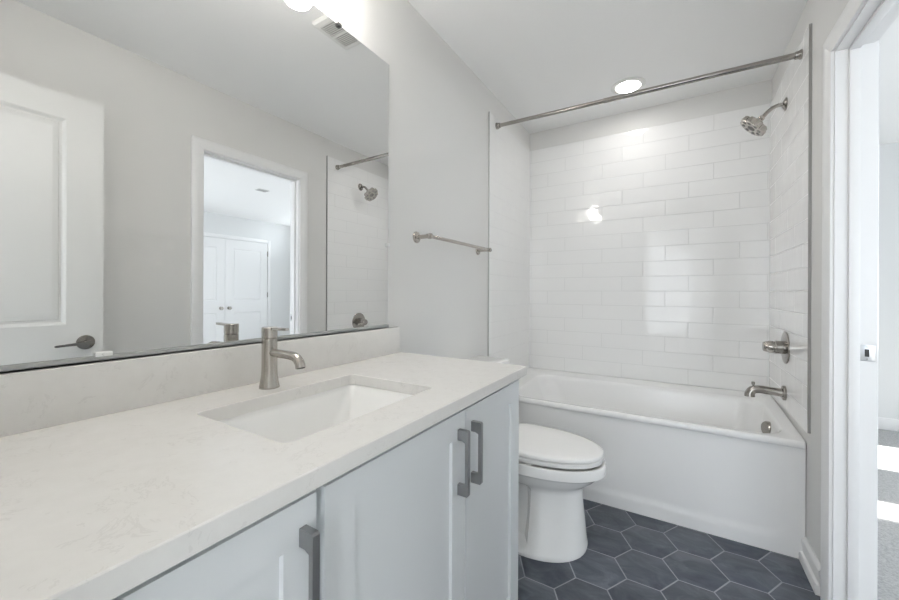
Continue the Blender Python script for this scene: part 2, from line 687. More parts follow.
CY0, CYM, CY1, CZ = 2.62, 3.375, 4.130, 2.030       # double closet doors
WC = (0.20, 1.90, 0.66, 2.10)                        # unseen window beside the closet, added for the fill lamp
bm = bmesh.new()
add_box(bm, (BX, BY0, 0), (BX + 0.12, WC[0], H))
add_box(bm, (BX, WC[1], 0), (BX + 0.12, BY, H))
add_box(bm, (BX, WC[0], 0), (BX + 0.12, WC[1], WC[2]))
add_box(bm, (BX, WC[0], WC[3]), (BX + 0.12, WC[1], H))
struct('wall_closet', bm, M_BED)
bm = bmesh.new()
for y0, y1, z0, z1 in ((WC[0], WC[0] + 0.03, WC[2], WC[3]), (WC[1] - 0.03, WC[1], WC[2], WC[3]), (WC[0] + 0.03, WC[1] - 0.03, WC[2], WC[2] + 0.03), (WC[0] + 0.03, WC[1] - 0.03, WC[3] - 0.03, WC[3])):
    add_box(bm, (BX + 0.04, y0, z0), (BX + 0.08, y1, z1), 0.002)
w3 = struct('window_3', bm, M_TRIM)
obj('pane', box((BX + 0.058, WC[0] + 0.03, WC[2] + 0.03), (BX + 0.062, WC[1] - 0.03, WC[3] - 0.03)), M_GLASS, w3)


def wall_with_window(name, number, mat, axis, a0, a1, t0, t1, hole):
    """a wall running along 'x' or 'y' from a0 to a1, t0..t1 thick, with one glazed window"""
    h0, h1, z0, z1 = hole
    P = (lambda a, t, z: (a, t, z)) if axis == 'x' else (lambda a, t, z: (t, a, z))
    bm = bmesh.new()
    for p0, p1, q0, q1 in ((a0, h0, 0, H), (h1, a1, 0, H), (h0, h1, 0, z0), (h0, h1, z1, H)):
        add_box(bm, P(p0, t0, q0), P(p1, t1, q1))
    struct(name, bm, mat)
    tm, f = (t0 + t1) / 2, 0.035
    bm = bmesh.new()
    for p0, p1, q0, q1 in ((h0, h0 + f, z0, z1), (h1 - f, h1, z0, z1), (h0 + f, h1 - f, z0, z0 + f), (h0 + f, h1 - f, z1 - f, z1)):
        add_box(bm, P(p0, tm - 0.02, q0), P(p1, tm + 0.02, q1), 0.002)
    w = struct('window_%d' % number, bm, M_TRIM)
    obj('pane', box(P(h0 + f, tm - 0.002, z0 + f), P(h1 - f, tm + 0.002, z1 - f)), M_GLASS, w)


wall_with_window('wall_bedroom_near', 4, M_BED, 'x', WX, BX + 0.12, BY0 - 0.12, BY0, (2.00, 4.20, 0.60, 2.15))


def bed_base(lo, hi):
    return box(lo, hi, 0.004)


struct('baseboard_far', bed_base((WX, BY - 0.014, 0), (BX, BY, 0.105)), M_TRIM)
bm = bmesh.new()
add_box(bm, (BX - 0.014, BY0, 0), (BX, CY0 - 0.068, 0.105), 0.004)
add_box(bm, (BX - 0.014, CY1 + 0.07, 0), (BX, BY - 0.014, 0.105), 0.004)
struct('baseboard_closet', bm, M_TRIM)
bm = bmesh.new()
for y0, y1, z0, z1 in ((CY0 - 0.066, CY0 - 0.006, 0, CZ + 0.07), (CY1 + 0.006, CY1 + 0.066, 0, CZ + 0.07), (CY0 - 0.006, CY1 + 0.006, CZ + 0.01, CZ + 0.07)):
    add_box(bm, (BX - 0.018, y0, z0), (BX, y1, z1), 0.004)
struct('trim_6', bm, M_TRIM, 'white closet casing')
DPROF = [(0.010, 0.006), (0.018, 0.006), (0.030, 0.0005), (0.036, 0.0)]
for k, (y0, y1, ky, lab) in enumerate(((CY0, CYM - 0.0015, CYM - 0.065, 'white panelled closet door'), (CYM + 0.0015, CY1, CYM + 0.065, 'white panelled closet door'))):
    bm = bmesh.new()
    panel_slab(bm, lambda a, b, d: Vector((BX - 0.012 - d, a, b)), y0, y1, 0.012, CZ, 0.010,
               [(y0 + 0.13, y1 - 0.13, 0.20, 0.80), (y0 + 0.13, y1 - 0.13, 1.0, 1.885)], [(0.010, 0.006), (0.020, 0.006), (0.034, 0.002)])
    dr = struct('door_%d' % (k + 2), bm, M_TRIM, angle=4)
    obj('door_knob', lathe((BX - 0.012, ky, 0.875), (-1, 0, 0), [(0.027, 0), (0.027, 0.006), (0.010, 0.009), (0.009, 0.028), (0.022, 0.034), (0.027, 0.046), (0.023, 0.058), (0.0, 0.062)], 20), M_NICKEL, dr)
    hy = y0 - 0.001 if k == 0 else y1 + 0.001
    for z in (0.30, 1.05, 1.80):
        obj('hinge', lathe((BX - 0.016, hy, z), (0, 0, 1), [(0.0075, 0), (0.0075, 0.09)], 10), M_NICKEL, dr)
# ceiling register in the bedroom
v = thing('ceiling_vent', 'small grey fixture flat on the bedroom ceiling beyond the doorway, seen in the mirror', 'vent', (3.45, 2.78, H))
obj('vent_plate', box((3.40, 2.71, H - 0.008), (3.50, 2.85, H - 0.0005), 0.003), M_PLAST, v)
bm = bmesh.new()
for i in range(6):
    x = 3.408 + i * 0.015
    add_box(bm, (x, 2.72, H - 0.0095), (x + 0.008, 2.84, H - 0.0075))
obj('louvre', bm, M_LOUVRE, v)

# ------------------------------------------------------------------ the setting: hall behind the camera
HX0, HX1, HY0, HY1 = -0.6, 1.493, -3.9, YF - 0.12
struct('floor_hall', box((HX0, HY0, -0.06), (HX1, YF - 0.06, 0.0)), M_CARPET)
struct('ceiling_hall', box((HX0, HY0 - 0.1, H), (HX1, HY1, H + 0.1)), M_CEIL)
struct('wall_hall_left', box((HX0 - 0.1, HY0, 0), (HX0, HY1, H)), M_BED)
struct('wall_hall_side', box((HX0, HY1, 0), (-0.12, HY1 + 0.1, H)), M_BED)
wall_with_window('wall_hall_right', 5, M_BED, 'y', HY0, BY0 - 0.12, HX1, HX1 + 0.1, (-2.80, -1.30, 0.50, 2.20))  # window put in to house the hall side fill lamp
wall_with_window('wall_hall_end', 6, M_BED, 'x', HX0, HX1, HY0 - 0.1, HY0, (-0.50, 1.38, 0.20, 2.20))  # unseen end window, added to carry the hall end fill


def recessed_light(label, x, y, lens):
    t = thing('recessed_light', label, 'ceiling light', (x, y, H))
    bm = bmesh.new()
    add_lathe(bm, (x, y, H - 0.0003), (0, 0, -1), [(0.098, 0), (0.098, 0.002), (0.093, 0.006), (0.072, 0.009), (0.068, 0.007), (0.066, 0.001)], 48)
    obj('trim_ring', bm, M_PLAST, t)
    obj('lens', lathe((x, y, H - 0.0075), (0, 0, -1), [(0.067, 0.0), (0.066, 0.002), (0.045, 0.0045), (0.0, 0.0055)], 40), lens, t)
    return t


recessed_light('round recessed light with a glowing lens in the ceiling over the bathtub', 0.752, 2.53, M_LENS)
recessed_light('round recessed light in the hall ceiling behind the viewer', 0.65, -2.6, M_LENS_H)

# entry door leaf standing open along the right wall (seen in the mirror)
XD = 1.350
YD0, YD1 = -0.045, 0.668
bm = bmesh.new()
panel_slab(bm, lambda a, b, d: Vector((XD - d, a, b)), YD0, YD1, 0.012, 2.038, 0.035,
           [(YD0 + 0.128, YD1 - 0.128, 0.22, 0.84), (YD0 + 0.128, YD1 - 0.128, 1.000, 1.928)],
           [(0.007, 0.004), (0.014, 0.010), (0.022, 0.010), (0.026, 0.006), (0.044, 0.0035)], both=True)
door1 = struct('door_1', bm, M_DOOR, 'white two panel door leaf standing open', angle=4)
bm = lathe((XD, 0.605, 0.914), (-1, 0, 0), [(0.033, 0), (0.033, 0.004), (0.030, 0.009), (0.018, 0.012), (0.0125, 0.014), (0.0115, 0.046), (0.009, 0.052), (0, 0.053)], 36)
hd = obj('door_handle', bm, M_LEVER, door1, 'nickel lever handle')
bm = bmesh.new()
loft(bm, [[Vector((XD - 0.048 + a * 0.006, y, z0 + b * hh)) for a, b in ((-1, -1), (1, -1), (1, 1), (-1, 1))] for y, z0, hh in
          ((0.614, 0.914, 0.009), (0.600, 0.914, 0.009), (0.570, 0.913, 0.0065), (0.530, 0.911, 0.005), (0.500, 0.909, 0.0045), (0.494, 0.9085, 0.003))])
obj('lever', bm, M_LEVER, hd)
obj('rear_handle', lathe((XD + 0.035, 0.605, 0.914), (1, 0, 0), [(0.033, 0), (0.033, 0.004), (0.030, 0.009), (0.018, 0.012), (0.0125, 0.014), (0.0115, 0.040), (0, 0.044)], 28), M_NICKEL2, door1)
for z in (0.25, 1.02, 1.80):
    obj('hinge', lathe((XD + 0.030, YD0 - 0.007, z), (0, 0, 1), [(0.007, 0), (0.007, 0.09)], 12), M_NICKEL, door1)

# ------------------------------------------------------------------ vanity cabinet
ZC = 0.901                                    # worktop surface
VY0, VY1 = 0.005, 1.222
t = thing('vanity_cabinet', 'pale grey shaker vanity cabinet with three doors under the white worktop', 'cabinet', (0.27, 0.6, 0))
bm = bmesh.new()
XF = 0.527
for lo, hi in (((0.003, VY0, 0.10), (XF, VY0 + 0.018, 0.862)), ((0.003, VY1 - 0.018, 0.10), (XF, VY1, 0.862)),
               ((0.003, VY0 + 0.018, 0.10), (XF, VY1 - 0.018, 0.118)), ((0.003, VY0 + 0.018, 0.118), (0.012, VY1 - 0.018, 0.862)),
               ((XF - 0.018, 0.340, 0.118), (XF, 0.412, 0.862)), ((XF - 0.018, 0.835, 0.118), (XF, 0.850, 0.862)),
               ((XF - 0.018, VY0 + 0.018, 0.80), (XF, 0.340, 0.862)), ((XF - 0.018, 0.412, 0.80), (XF, 0.835, 0.862)), ((XF - 0.018, 0.850, 0.80), (XF, VY1 - 0.018, 0.862))):
    add_box(bm, lo, hi)
obj('body', bm, M_CAB, t)
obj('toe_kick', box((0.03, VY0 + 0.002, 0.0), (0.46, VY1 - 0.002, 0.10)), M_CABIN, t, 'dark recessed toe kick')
obj('gap_shade_strip', box((XF - 0.034, VY0 + 0.004, 0.862), (XF - 0.020, VY1 - 0.004, 0.870)), M_CABIN, t, 'strip coloured dark for the gap shade')  # puts the shade of the gap under the worktop into colour
DOORS = [(VY0 + 0.004, 0.376, 0.055), (0.3915, 0.8395, 0.064), (0.8435, VY1 - 0.001, 0.068)]
PULLS = [0.352, 0.806, 0.877]
for (y0, y1, st), py in zip(DOORS, PULLS):
    bm = bmesh.new()
    panel_slab(bm, lambda a, b, d: Vector((XF + 0.021 + d, a, b)), y0, y1, 0.088, 0.8525, 0.0205,
               [(y0 + st, y1 - st, 0.150, 0.791)], [(0.0006, 0.0085)])
    d = obj('door', bm, M_CAB, t, angle=4)
    bm = bmesh.new()
    xo = XF + 0.021
    zt, zb, py0, py1 = 0.813, 0.652, py - 0.006, py + 0.006
    # flat strap pull: two deep feet carrying a slim bar that thins at mid length
    pr, ft = 0.0295, 0.026
    prof = [(-0.0004, zb), (pr - 0.003, zb), (pr, zb + 0.003), (pr, zt - 0.003), (pr - 0.003, zt), (-0.0004, zt), (-0.0004, zt - ft)]
    prof += [(pr - 0.0085 - 0.009 * e, zt - ft - (1 - e) * 0.004) for e in (1.0, 0.5, 0.2, 0.0)]
    prof += [(pr - 0.0085 - 0.009 * e, zb + ft + (1 - e) * 0.004) for e in (0.0, 0.2, 0.5, 1.0)]
    prof += [(-0.0004, zb + ft)]
    extrude_profile(bm, prof, lambda a, b, q: Vector((xo + a, q, b)), py0, py1)
    obj('pull_handle', bm, M_PEWTER, d, 'dark pewter pull handle')

# worktop with sink cut-out and backsplash
SX0, SX1, SY0, SY1 = 0.158, 0.459, 0.387, 0.824
CX, CYR = 0.571, 1.236


def slab_with_hole(x0, x1, y0, y1, z0, z1, hole, hr):
    bm = bmesh.new()
    n = 8
    inner = rrect(*hole, hr, n)
    outer = []
    hx0, hx1, hy0, hy1 = hole
    for (px, py) in inner:                    # matching point of the outer rectangle
        a = math.atan2((py - (hy0 + hy1) / 2) / (hy1 - hy0), (px - (hx0 + hx1) / 2) / (hx1 - hx0))
        ca, sa = math.cos(a), math.sin(a)
        k = 1 / max(abs(ca), abs(sa))
        outer.append(((x0 + x1) / 2 + ca * k * (x1 - x0) / 2, (y0 + y1) / 2 + sa * k * (y1 - y0) / 2))
    # snap the middle of each corner arc to the outer corner
    for q, c in enumerate(((x1, y1), (x0, y1), (x0, y0), (x1, y0))):
        outer[q * (n + 1) + n // 2] = c
    b = 0.0018
    def off(pts, d):
        res = []
        for (px, py) in pts:
            res.append((min(max(px, x0 + d), x1 - d), min(max(py, y0 + d), y1 - d)))
        return res
    V = lambda pts, z: [Vector((px, py, z)) for px, py in pts]
    i2 = rrect(hx0 - b, hx1 + b, hy0 - b, hy1 + b, hr + b, n)
    rings = [V(inner, z0), V(inner, z1 - b), V(i2, z1), V(off(outer, b), z1), V(outer, z1 - b), V(outer, z0 + b), V(off(outer, b), z0), V(inner, z0)]
    loft(bm, rings, False, False)
    return bm


t = thing('vanity_worktop', 'white veined quartz worktop with a sink cut-out on the grey vanity cabinet', 'countertop', (0.28, 0.6, 0.871))
obj('slab', slab_with_hole(0.001, CX, 0.0, CYR, 0.8705, ZC, (SX0, SX1, SY0, SY1), 0.016), M_QUARTZ, t)
tag(obj('backsplash', box((0.001, 0.0, ZC), (0.021, 1.227, 1.0076), 0.0015), M_QUARTZ), 'low white quartz backsplash strip between worktop and mirror', 'backsplash')

# undermount sink
t = thing('undermount_sink', 'rectangular white undermount sink set into the quartz worktop', 'sink', (0.307, 0.604, 0.75))
bm = bmesh.new()
rings = []
zt = 0.8695
for x0, x1, y0, y1, r, z in ((SX0 - 0.020, SX1 + 0.020, SY0 - 0.020, SY1 + 0.020, 0.03, zt - 0.010),
                             (SX0 - 0.020, SX1 + 0.020, SY0 - 0.020, SY1 + 0.020, 0.03, zt),
                             (SX0 - 0.003, SX1 + 0.003, SY0 - 0.003, SY1 + 0.003, 0.022, zt),
                             (SX0 - 0.000, SX1 + 0.000, SY0 + 0.002, SY1 - 0.002, 0.022, zt - 0.004),
                             (SX0 + 0.004, SX1 - 0.004, SY0 + 0.010, SY1 - 0.012, 0.026, zt - 0.014),
                             (SX0 + 0.016, SX1 - 0.016, SY0 + 0.060, SY1 - 0.068, 0.034, 0.760),
                             (SX0 + 0.028, SX1 - 0.028, SY0 + 0.080, SY1 - 0.092, 0.040, 0.742),
                             (SX0 + 0.060, SX1 - 0.060, SY0 + 0.120, SY1 - 0.130, 0.040, 0.735)):
    rings.append([Vector((a, b, z)) for a, b in rrect(x0, x1, y0, y1, r, 8)])
loft(bm, rings, False, True)
# underside shell
und = []
for x0, x1, y0, y1, r, z in ((SX0 - 0.020, SX1 + 0.020, SY0 - 0.020, SY1 + 0.020, 0.03, zt - 0.010),
                             (SX0 + 0.0, SX1 - 0.0, SY0 + 0.045, SY1 - 0.05, 0.04, 0.75),
                             (SX0 + 0.03, SX1 - 0.03, SY0 + 0.09, SY1 - 0.10, 0.04, 0.727)):
    und.append([Vector((a, b, z)) for a, b in rrect(x0, x1, y0, y1, r, 8)])
loft(bm, und, False, True)
obj('basin', bm, M_PORC, t)
obj('drain', lathe((0.307, 0.600, 0.7352), (0, 0, 1), [(0.031, 0), (0.031, 0.002), (0.027, 0.003), (0.022, 0.0015), (0.0, 0.003)], 28), M_NICKEL, t, 'nickel drain')

# faucet
fx, fy = 0.0955, 0.593
t = thing('faucet', 'brushed nickel single lever faucet standing behind the sink', 'faucet', (fx, fy, ZC))
obj('body', lathe((fx, fy, ZC), (0, 0, 1), [(0.0250, 0), (0.0250, 0.003), (0.0246, 0.005), (0.0230, 0.014), (0.0205, 0.030), (0.0192, 0.048), (0.0190, 0.070), (0.0190, 0.1285), (0.0172, 0.1300), (0.0172, 0.1315)], 48), M_FAUCET, t)
cap = obj('lever_cap', lathe((fx, fy, ZC + 0.1315), (0, 0, 1), [(0.0178, 0), (0.0190, 0.001), (0.0190, 0.0260), (0.0178, 0.0275), (0, 0.0277)], 48), M_FAUCET, t)
bm = bmesh.new()
zl = ZC + 0.1555
loft(bm, [[Vector((x, fy + a * hw, zl + b * 0.0031 + dz)) for a, b in ((-1, -1), (1, -1), (1, 1), (-1, 1))] for x, hw, dz in
          ((fx + 0.004, 0.0080, 0), (fx + 0.030, 0.0075, 0.0), (fx + 0.056, 0.0068, 0.0006), (fx + 0.072, 0.0062, 0.0012), (fx + 0.074, 0.0050, 0.0012))])
obj('lever', bm, M_FAUCET, cap)
bm = bmesh.new()
path = smooth_path([(fx + 0.004, fy, ZC + 0.0925), (fx + 0.045, fy, ZC + 0.0925), (fx + 0.085, fy, ZC + 0.0920), (fx + 0.108, fy, ZC + 0.0885), (fx + 0.122, fy, ZC + 0.0775), (fx + 0.127, fy, ZC + 0.0650)], 6)
add_tube(bm, path, lambda s: 0.0105 + 0.0018 * s ** 2, 24)
spout = obj('spout', bm, M_FAUCET, t)
obj('aerator', lathe((fx + 0.127, fy, ZC + 0.0655), (0.15, 0, -1), [(0.0100, 0), (0.0100, 0.0020), (0.008, 0.0023), (0, 0.001)], 20), M_DARK, spout, 'dark aerator')

# mirror with channel and clips
t = thing('wall_mirror', 'large frameless mirror on the left wall above the backsplash', 'mirror', (0.003, 0.6, 1.02))
MY0, MY1, MZ0, MZ1 = 0.02, 1.1695, 1.013, 2.0815
bm = box((0.0008, MY0, MZ0), (0.0042, MY1, MZ1))
for f in bm.faces:
    f.material_index = 0 if f.normal.x > 0.9 else 1
mo = obj('glass', bm, [M_MIRROR, M_GLEDGE], t)
bm = bmesh.new()
add_box(bm, (0.0008, MY0, 1.0078), (0.0110, MY1, 1.0125))
add_box(bm, (0.0070, MY0, 1.0078), (0.0110, MY1, 1.0215), 0.001)
obj('bottom_channel', bm, M_CHROME, t, 'satin metal bottom channel')


def clip(y, z, dy, dz):
    bm = bmesh.new()
    add_box(bm, (0.0068, y - dy, z - dz), (0.0125, y + dy, z + dz), 0.002)
    add_lathe(bm, (0.0125, y, z), (1, 0, 0), [(0.0032, -0.001), (0.0028, 0.0015), (0, 0.002)], 12)
    return bm


obj('mirror_clip', clip(0.285, 1.024, 0.014, 0.005), M_CLEAR, t, 'clear plastic clip')
obj('mirror_clip', clip(0.905, 2.079, 0.009, 0.006), M_GRILLE, t, 'small dark clip')
obj('mirror_clip', clip(1.167, 1.345, 0.005, 0.008), M_CLEAR, t, 'clear plastic clip')

# vanity light above the mirror
t = thing('vanity_light', 'nickel bar with glowing opal shades on the left wall above the mirror', 'wall light', (0, 0.60, 2.22))
obj('back_plate', box((0.0005, 0.36, 2.205), (0.022, 0.84, 2.265), 0.004), M_NICKEL, t)
for y in (0.385, 0.60, 0.812):
    bm = bmesh.new()
    add_tube(bm, smooth_path([(0.018, y, 2.235), (0.05, y, 2.258), (0.090, y, 2.262), (0.100, y, 2.246)], 5), 0.008, 14)
    obj('arm', bm, M_NICKEL, t)
    obj('socket_cup', lathe((0.100, y, 2.2485), (0, 0, -1), [(0.0, 0), (0.020, 0.001), (0.026, 0.010), (0.026, 0.020), (0, 0.0205)], 24), M_NICKEL, t)
    obj('lamp_shade', lathe((0.100, y, 2.2280), (0, 0, -1), [(0.026, 0), (0.040, 0.008), (0.052, 0.026), (0.056, 0.050), (0.052, 0.073), (0.040, 0.092), (0.022, 0.102), (0, 0.105)], 32), M_SHADE, t, 'glowing opal glass shade')

# exhaust fan grille in the ceiling
t = thing('exhaust_fan', 'white slatted exhaust fan grille on the bathroom ceiling, seen in the mirror', 'fan grille', (0.37, 1.275, H))
ex0, ex1, ey0, ey1 = 0.262, 0.484, 1.165, 1.390
bm = bmesh.new()
rings = []
for ins, z, r in ((0, H - 0.0004, 0.012), (0, H - 0.006, 0.012), (0.008, H - 0.016, 0.014), (0.026, H - 0.020, 0.010), (0.030, H - 0.019, 0.008), (0.030, H - 0.010, 0.008)):
    rings.append([Vector((a, b, z)) for a, b in rrect(ex0 + ins, ex1 - ins, ey0 + ins, ey1 - ins, r, 5)])
loft(bm, rings, True, False)
obj('cover_frame', bm, M_PLAST, t)
obj('dark_backing', box((ex0 + 0.029, ey0 + 0.029, H - 0.011), (ex1 - 0.029, ey1 - 0.029, H - 0.009)), M_DUCT, t)
bm = bmesh.new()
n = 16
for i in range(n):
    y = ey0 + 0.034 + i * (ey1 - ey0 - 0.068) / (n - 1)
    add_box(bm, (ex0 + 0.029, y - 0.0024, H - 0.0192), (ex1 - 0.029, y + 0.0024, H - 0.0178))
ym = (ey0 + ey1) / 2
add_box(bm, (ex0 + 0.029, ym - 0.005, H - 0.0195), (ex1 - 0.029, ym + 0.005, H - 0.0125))
obj('louvre', bm, M_PLAST, t)

# ------------------------------------------------------------------ towel bar
t = thing('towel_bar', 'brushed nickel towel bar on the left wall between mirror and bath tile', 'towel bar', (0, 1.67, 1.40))
for y in (1.367, 1.980):
    p = obj('post', lathe((0.0003, y, 1.402), (1, 0, 0), [(0.0, 0), (0.026, 0.0), (0.026, 0.004), (0.0235, 0.008), (0.012, 0.011), (0.0095, 0.014), (0.0090, 0.062), (0.0115, 0.066), (0.0130, 0.076), (0.0115, 0.086), (0.0, 0.089)], 32), M_NICKEL, t)
bm = bmesh.new()
add_lathe(bm, (0.076, 1.343, 1.402), (0, 1, 0), [(0, 0), (0.0075, 0.001), (0.0082, 0.003), (0.0082, 0.658), (0.0075, 0.660), (0, 0.661)], 24)
obj('rail', bm, M_NICKEL, t)

# ------------------------------------------------------------------ toilet
TY = 1.757
t = thing('toilet', 'white two piece toilet with closed lid between vanity and bathtub', 'toilet', (0.35, TY, 0))


def egg(xm, af, ab, hw, z, pinch=0.0, n=56, pw=2.3):
    pts = []
    for i in range(n):
        a = 2 * PI * i / n
        c, s = math.cos(a), math.sin(a)
        p = 2.0 if c > 0 else 2.0 / pw * 2.0
        ex = 2 / (2.15 if c > 0 else 3.2)
        x = xm + (af if c > 0 else ab) * math.copysign(abs(c) ** ex, c)
        y = hw * math.copysign(abs(s) ** ex, s)
        if pinch:
            k = min(max((0.458 - x) / 0.030, 0), 1)
            k = k * k * (3 - 2 * k)
            y *= 1 - pinch * k
        pts.append(Vector((x, TY + y, z)))
    return pts


bm = bmesh.new()
rings = [egg(0.42, 0.250, 0.30, 0.194, 0.0005), egg(0.42, 0.251, 0.30, 0.195, 0.012), egg(0.42, 0.248, 0.30, 0.191, 0.022, 0.03),
         egg(0.42, 0.246, 0.30, 0.181, 0.045, 0.36), egg(0.42, 0.240, 0.30, 0.160, 0.12, 0.50), egg(0.42, 0.232, 0.30, 0.138, 0.20, 0.48),
         egg(0.42, 0.229, 0.30, 0.126, 0.255, 0.34), egg(0.42, 0.229, 0.30, 0.126, 0.270, 0.12), egg(0.415, 0.240, 0.30, 0.134, 0.282), egg(0.41, 0.264, 0.29, 0.150, 0.296),
         egg(0.405, 0.295, 0.28, 0.166, 0.316), egg(0.40, 0.322, 0.27, 0.180, 0.338), egg(0.40, 0.338, 0.27, 0.189, 0.3525), egg(0.40, 0.3465, 0.27, 0.1940, 0.3545),
         egg(0.40, 0.348, 0.27, 0.195, 0.390), egg(0.40, 0.346, 0.27, 0.193, 0.3965), egg(0.40, 0.341, 0.27, 0.188, 0.3988), egg(0.40, 0.336, 0.265, 0.183, 0.3978), egg(0.40, 0.298, 0.215, 0.146, 0.378), egg(0.40, 0.285, 0.205, 0.138, 0.35), egg(0.40, 0.22, 0.16, 0.10, 0.27), egg(0.40, 0.12, 0.10, 0.06, 0.22)]
loft(bm, rings)
# shelf that carries the tank
add_box(bm, (0.03, TY - 0.105, 0.26), (0.20, TY + 0.105, 0.398), 0.012)
obj('bowl', bm, M_PORC, t, angle=38)
bm = bmesh.new()
loft(bm, [egg(0.42, 0.275, 0.16, 0.150, 0.4062), egg(0.42, 0.313, 0.174, 0.183, 0.4064), egg(0.42, 0.317, 0.175, 0.186, 0.4090), egg(0.42, 0.317, 0.175, 0.186, 0.4235), egg(0.42, 0.313, 0.174, 0.182, 0.4262), egg(0.42, 0.275, 0.16, 0.150, 0.4265)])
for dy in (-0.175, 0.175):
    add_box(bm, (0.45, TY + dy - 0.008, 0.3990), (0.47, TY + dy + 0.008, 0.4064))
obj('seat', bm, M_SEAT, t, angle=50)
bm = bmesh.new()
loft(bm, [egg(0.42, 0.275, 0.16, 0.150, 0.4303), egg(0.42, 0.314, 0.179, 0.184, 0.4305), egg(0.42, 0.318, 0.18, 0.188, 0.4330), egg(0.42, 0.318, 0.18, 0.188, 0.4440), egg(0.42, 0.314, 0.178, 0.184, 0.4495), egg(0.42, 0.288, 0.165, 0.165, 0.4535), egg(0.42, 0.18, 0.11, 0.10, 0.457), egg(0.42, 0.05, 0.03, 0.03, 0.458)])
obj('lid', bm, M_SEAT, t, angle=50)
for dy in (-0.075, 0.075):
    obj('hinge', box((0.224, TY + dy - 0.016, 0.4045), (0.262, TY + dy + 0.016, 0.440), 0.004), M_SEAT, t)
bm = bmesh.new()
rings = []
for z, d in ((0.400, 0.012), (0.412, 0.002), (0.43, 0), (0.745, -0.004)):
    rings.append([Vector((a, b, z)) for a, b in rrect(0.022 + d * 0.3, 0.205 - d, TY - 0.205 + d, TY + 0.205 - d, 0.03, 6)])
loft(bm, rings)
tank = obj('tank', bm, M_PORC, t)
bm = bmesh.new()
rings = []
for z, d in ((0.7455, 0.004), (0.749, 0), (0.772, 0), (0.780, 0.004), (0.7825, 0.014)):
    rings.append([Vector((a, b, z)) for a, b in rrect(0.014 + d * 0.5, 0.222 - d, TY - 0.218 + d, TY + 0.218 - d, 0.032, 6)])
loft(bm, rings)
obj('tank_lid', bm, M_PORC, t)
bm = lathe((0.2055, TY - 0.15, 0.70), (1, 0, 0), [(0.012, 0), (0.012, 0.008), (0.008, 0.010), (0.007, 0.020), (0, 0.021)], 16)
add_box(bm, (0.222, TY - 0.155, 0.693), (0.229, TY - 0.085, 0.707), 0.003)
obj('flush_lever', bm, M_NICKEL, tank)

# ------------------------------------------------------------------ bathtub
t = thing('bathtub', 'white alcove bathtub with plain apron below the tiled walls', 'bathtub', (0.742, 2.52, 0))
TX0, TX1, TYF, TYB = 0.003, W - 0.003, 2.176, YB - 0.003


def deck(y):
    return 0.513 + 0.024 * min(max((y - 2.2) / 0.6, 0), 1)


def sstep(a, b, x):
    k = min(max((x - a) / (b - a), 0), 1)
    return k * k * (3 - 2 * k)


bm = bmesh.new()
rings = []
def R(x0, x1, y0, y1, r, zf):
    rings.append([Vector((a, b, zf(a, b))) for a, b in rrect(x0, x1, y0, y1, r, 10)])
wall_z = lambda a, b: 0.508 + (TILE_BOT - 0.0015 - 0.508) * sstep(TYF - 0.01, TYF + 0.05, b)
R(TX0 + 0.02, TX1 - 0.02, TYF + 0.020, TYB - 0.02, 0.004, lambda a, b: 0.484)
R(TX0, TX1, TYF - 0.008, TYB, 0.006, lambda a, b: 0.484)
R(TX0, TX1, TYF - 0.012, TYB, 0.008, lambda a, b: 0.488)
R(TX0, TX1, TYF - 0.013, TYB, 0.008, lambda a, b: wall_z(a, b) - 0.004)
R(TX0 + 0.002, TX1 - 0.002, TYF - 0.007, TYB - 0.001, 0.008, lambda a, b: wall_z(a, b) + 0.004 * (1 - sstep(TYF - 0.01, TYF + 0.05, b)))
R(TX0 + 0.012, TX1 - 0.012, TYF + 0.001, TYB - 0.012, 0.012, lambda a, b: max(wall_z(a, b), deck(b) - 0.001) if b > TYF + 0.03 else 0.5135)
R(TX0 + 0.022, TX1 - 0.022, TYF + 0.008, TYB - 0.024, 0.030, lambda a, b: deck(b) + 0.004 * sstep(TYF, TYF + 0.1, b))
IX0, IX1, IY0, IY1 = 0.125, 1.436, 2.212, 2.800
R(IX0 - 0.010, IX1 + 0.006, IY0 - 0.010, IY1 + 0.012, [0.13, 0.12, 0.10, 0.13], lambda a, b: deck(b))
R(IX0, IX1, IY0, IY1, [0.12, 0.11, 0.09, 0.12], lambda a, b: deck(b) - 0.004)
R(IX0 + 0.006, IX1 - 0.004, IY0 + 0.006, IY1 - 0.007, [0.12, 0.11, 0.09, 0.12], lambda a, b: deck(b) - 0.014)
R(IX0 + 0.012, IX1 - 0.007, IY0 + 0.009, IY1 - 0.011, [0.12, 0.11, 0.09, 0.12], lambda a, b: deck(b) - 0.032)
R(IX0 + 0.17, IX1 - 0.045, IY0 + 0.055, IY1 - 0.055, [0.12, 0.14, 0.14, 0.12], lambda a, b: 0.20)
R(IX0 + 0.21, IX1 - 0.065, IY0 + 0.075, IY1 - 0.075, [0.12, 0.14, 0.14, 0.12], lambda a, b: 0.155)
R(IX0 + 0.27, IX1 - 0.11, IY0 + 0.12, IY1 - 0.12, [0.10, 0.12, 0.12, 0.10], lambda a, b: 0.135)
loft(bm, rings, False, True)
obj('basin', bm, M_ACRYL, t, angle=50)
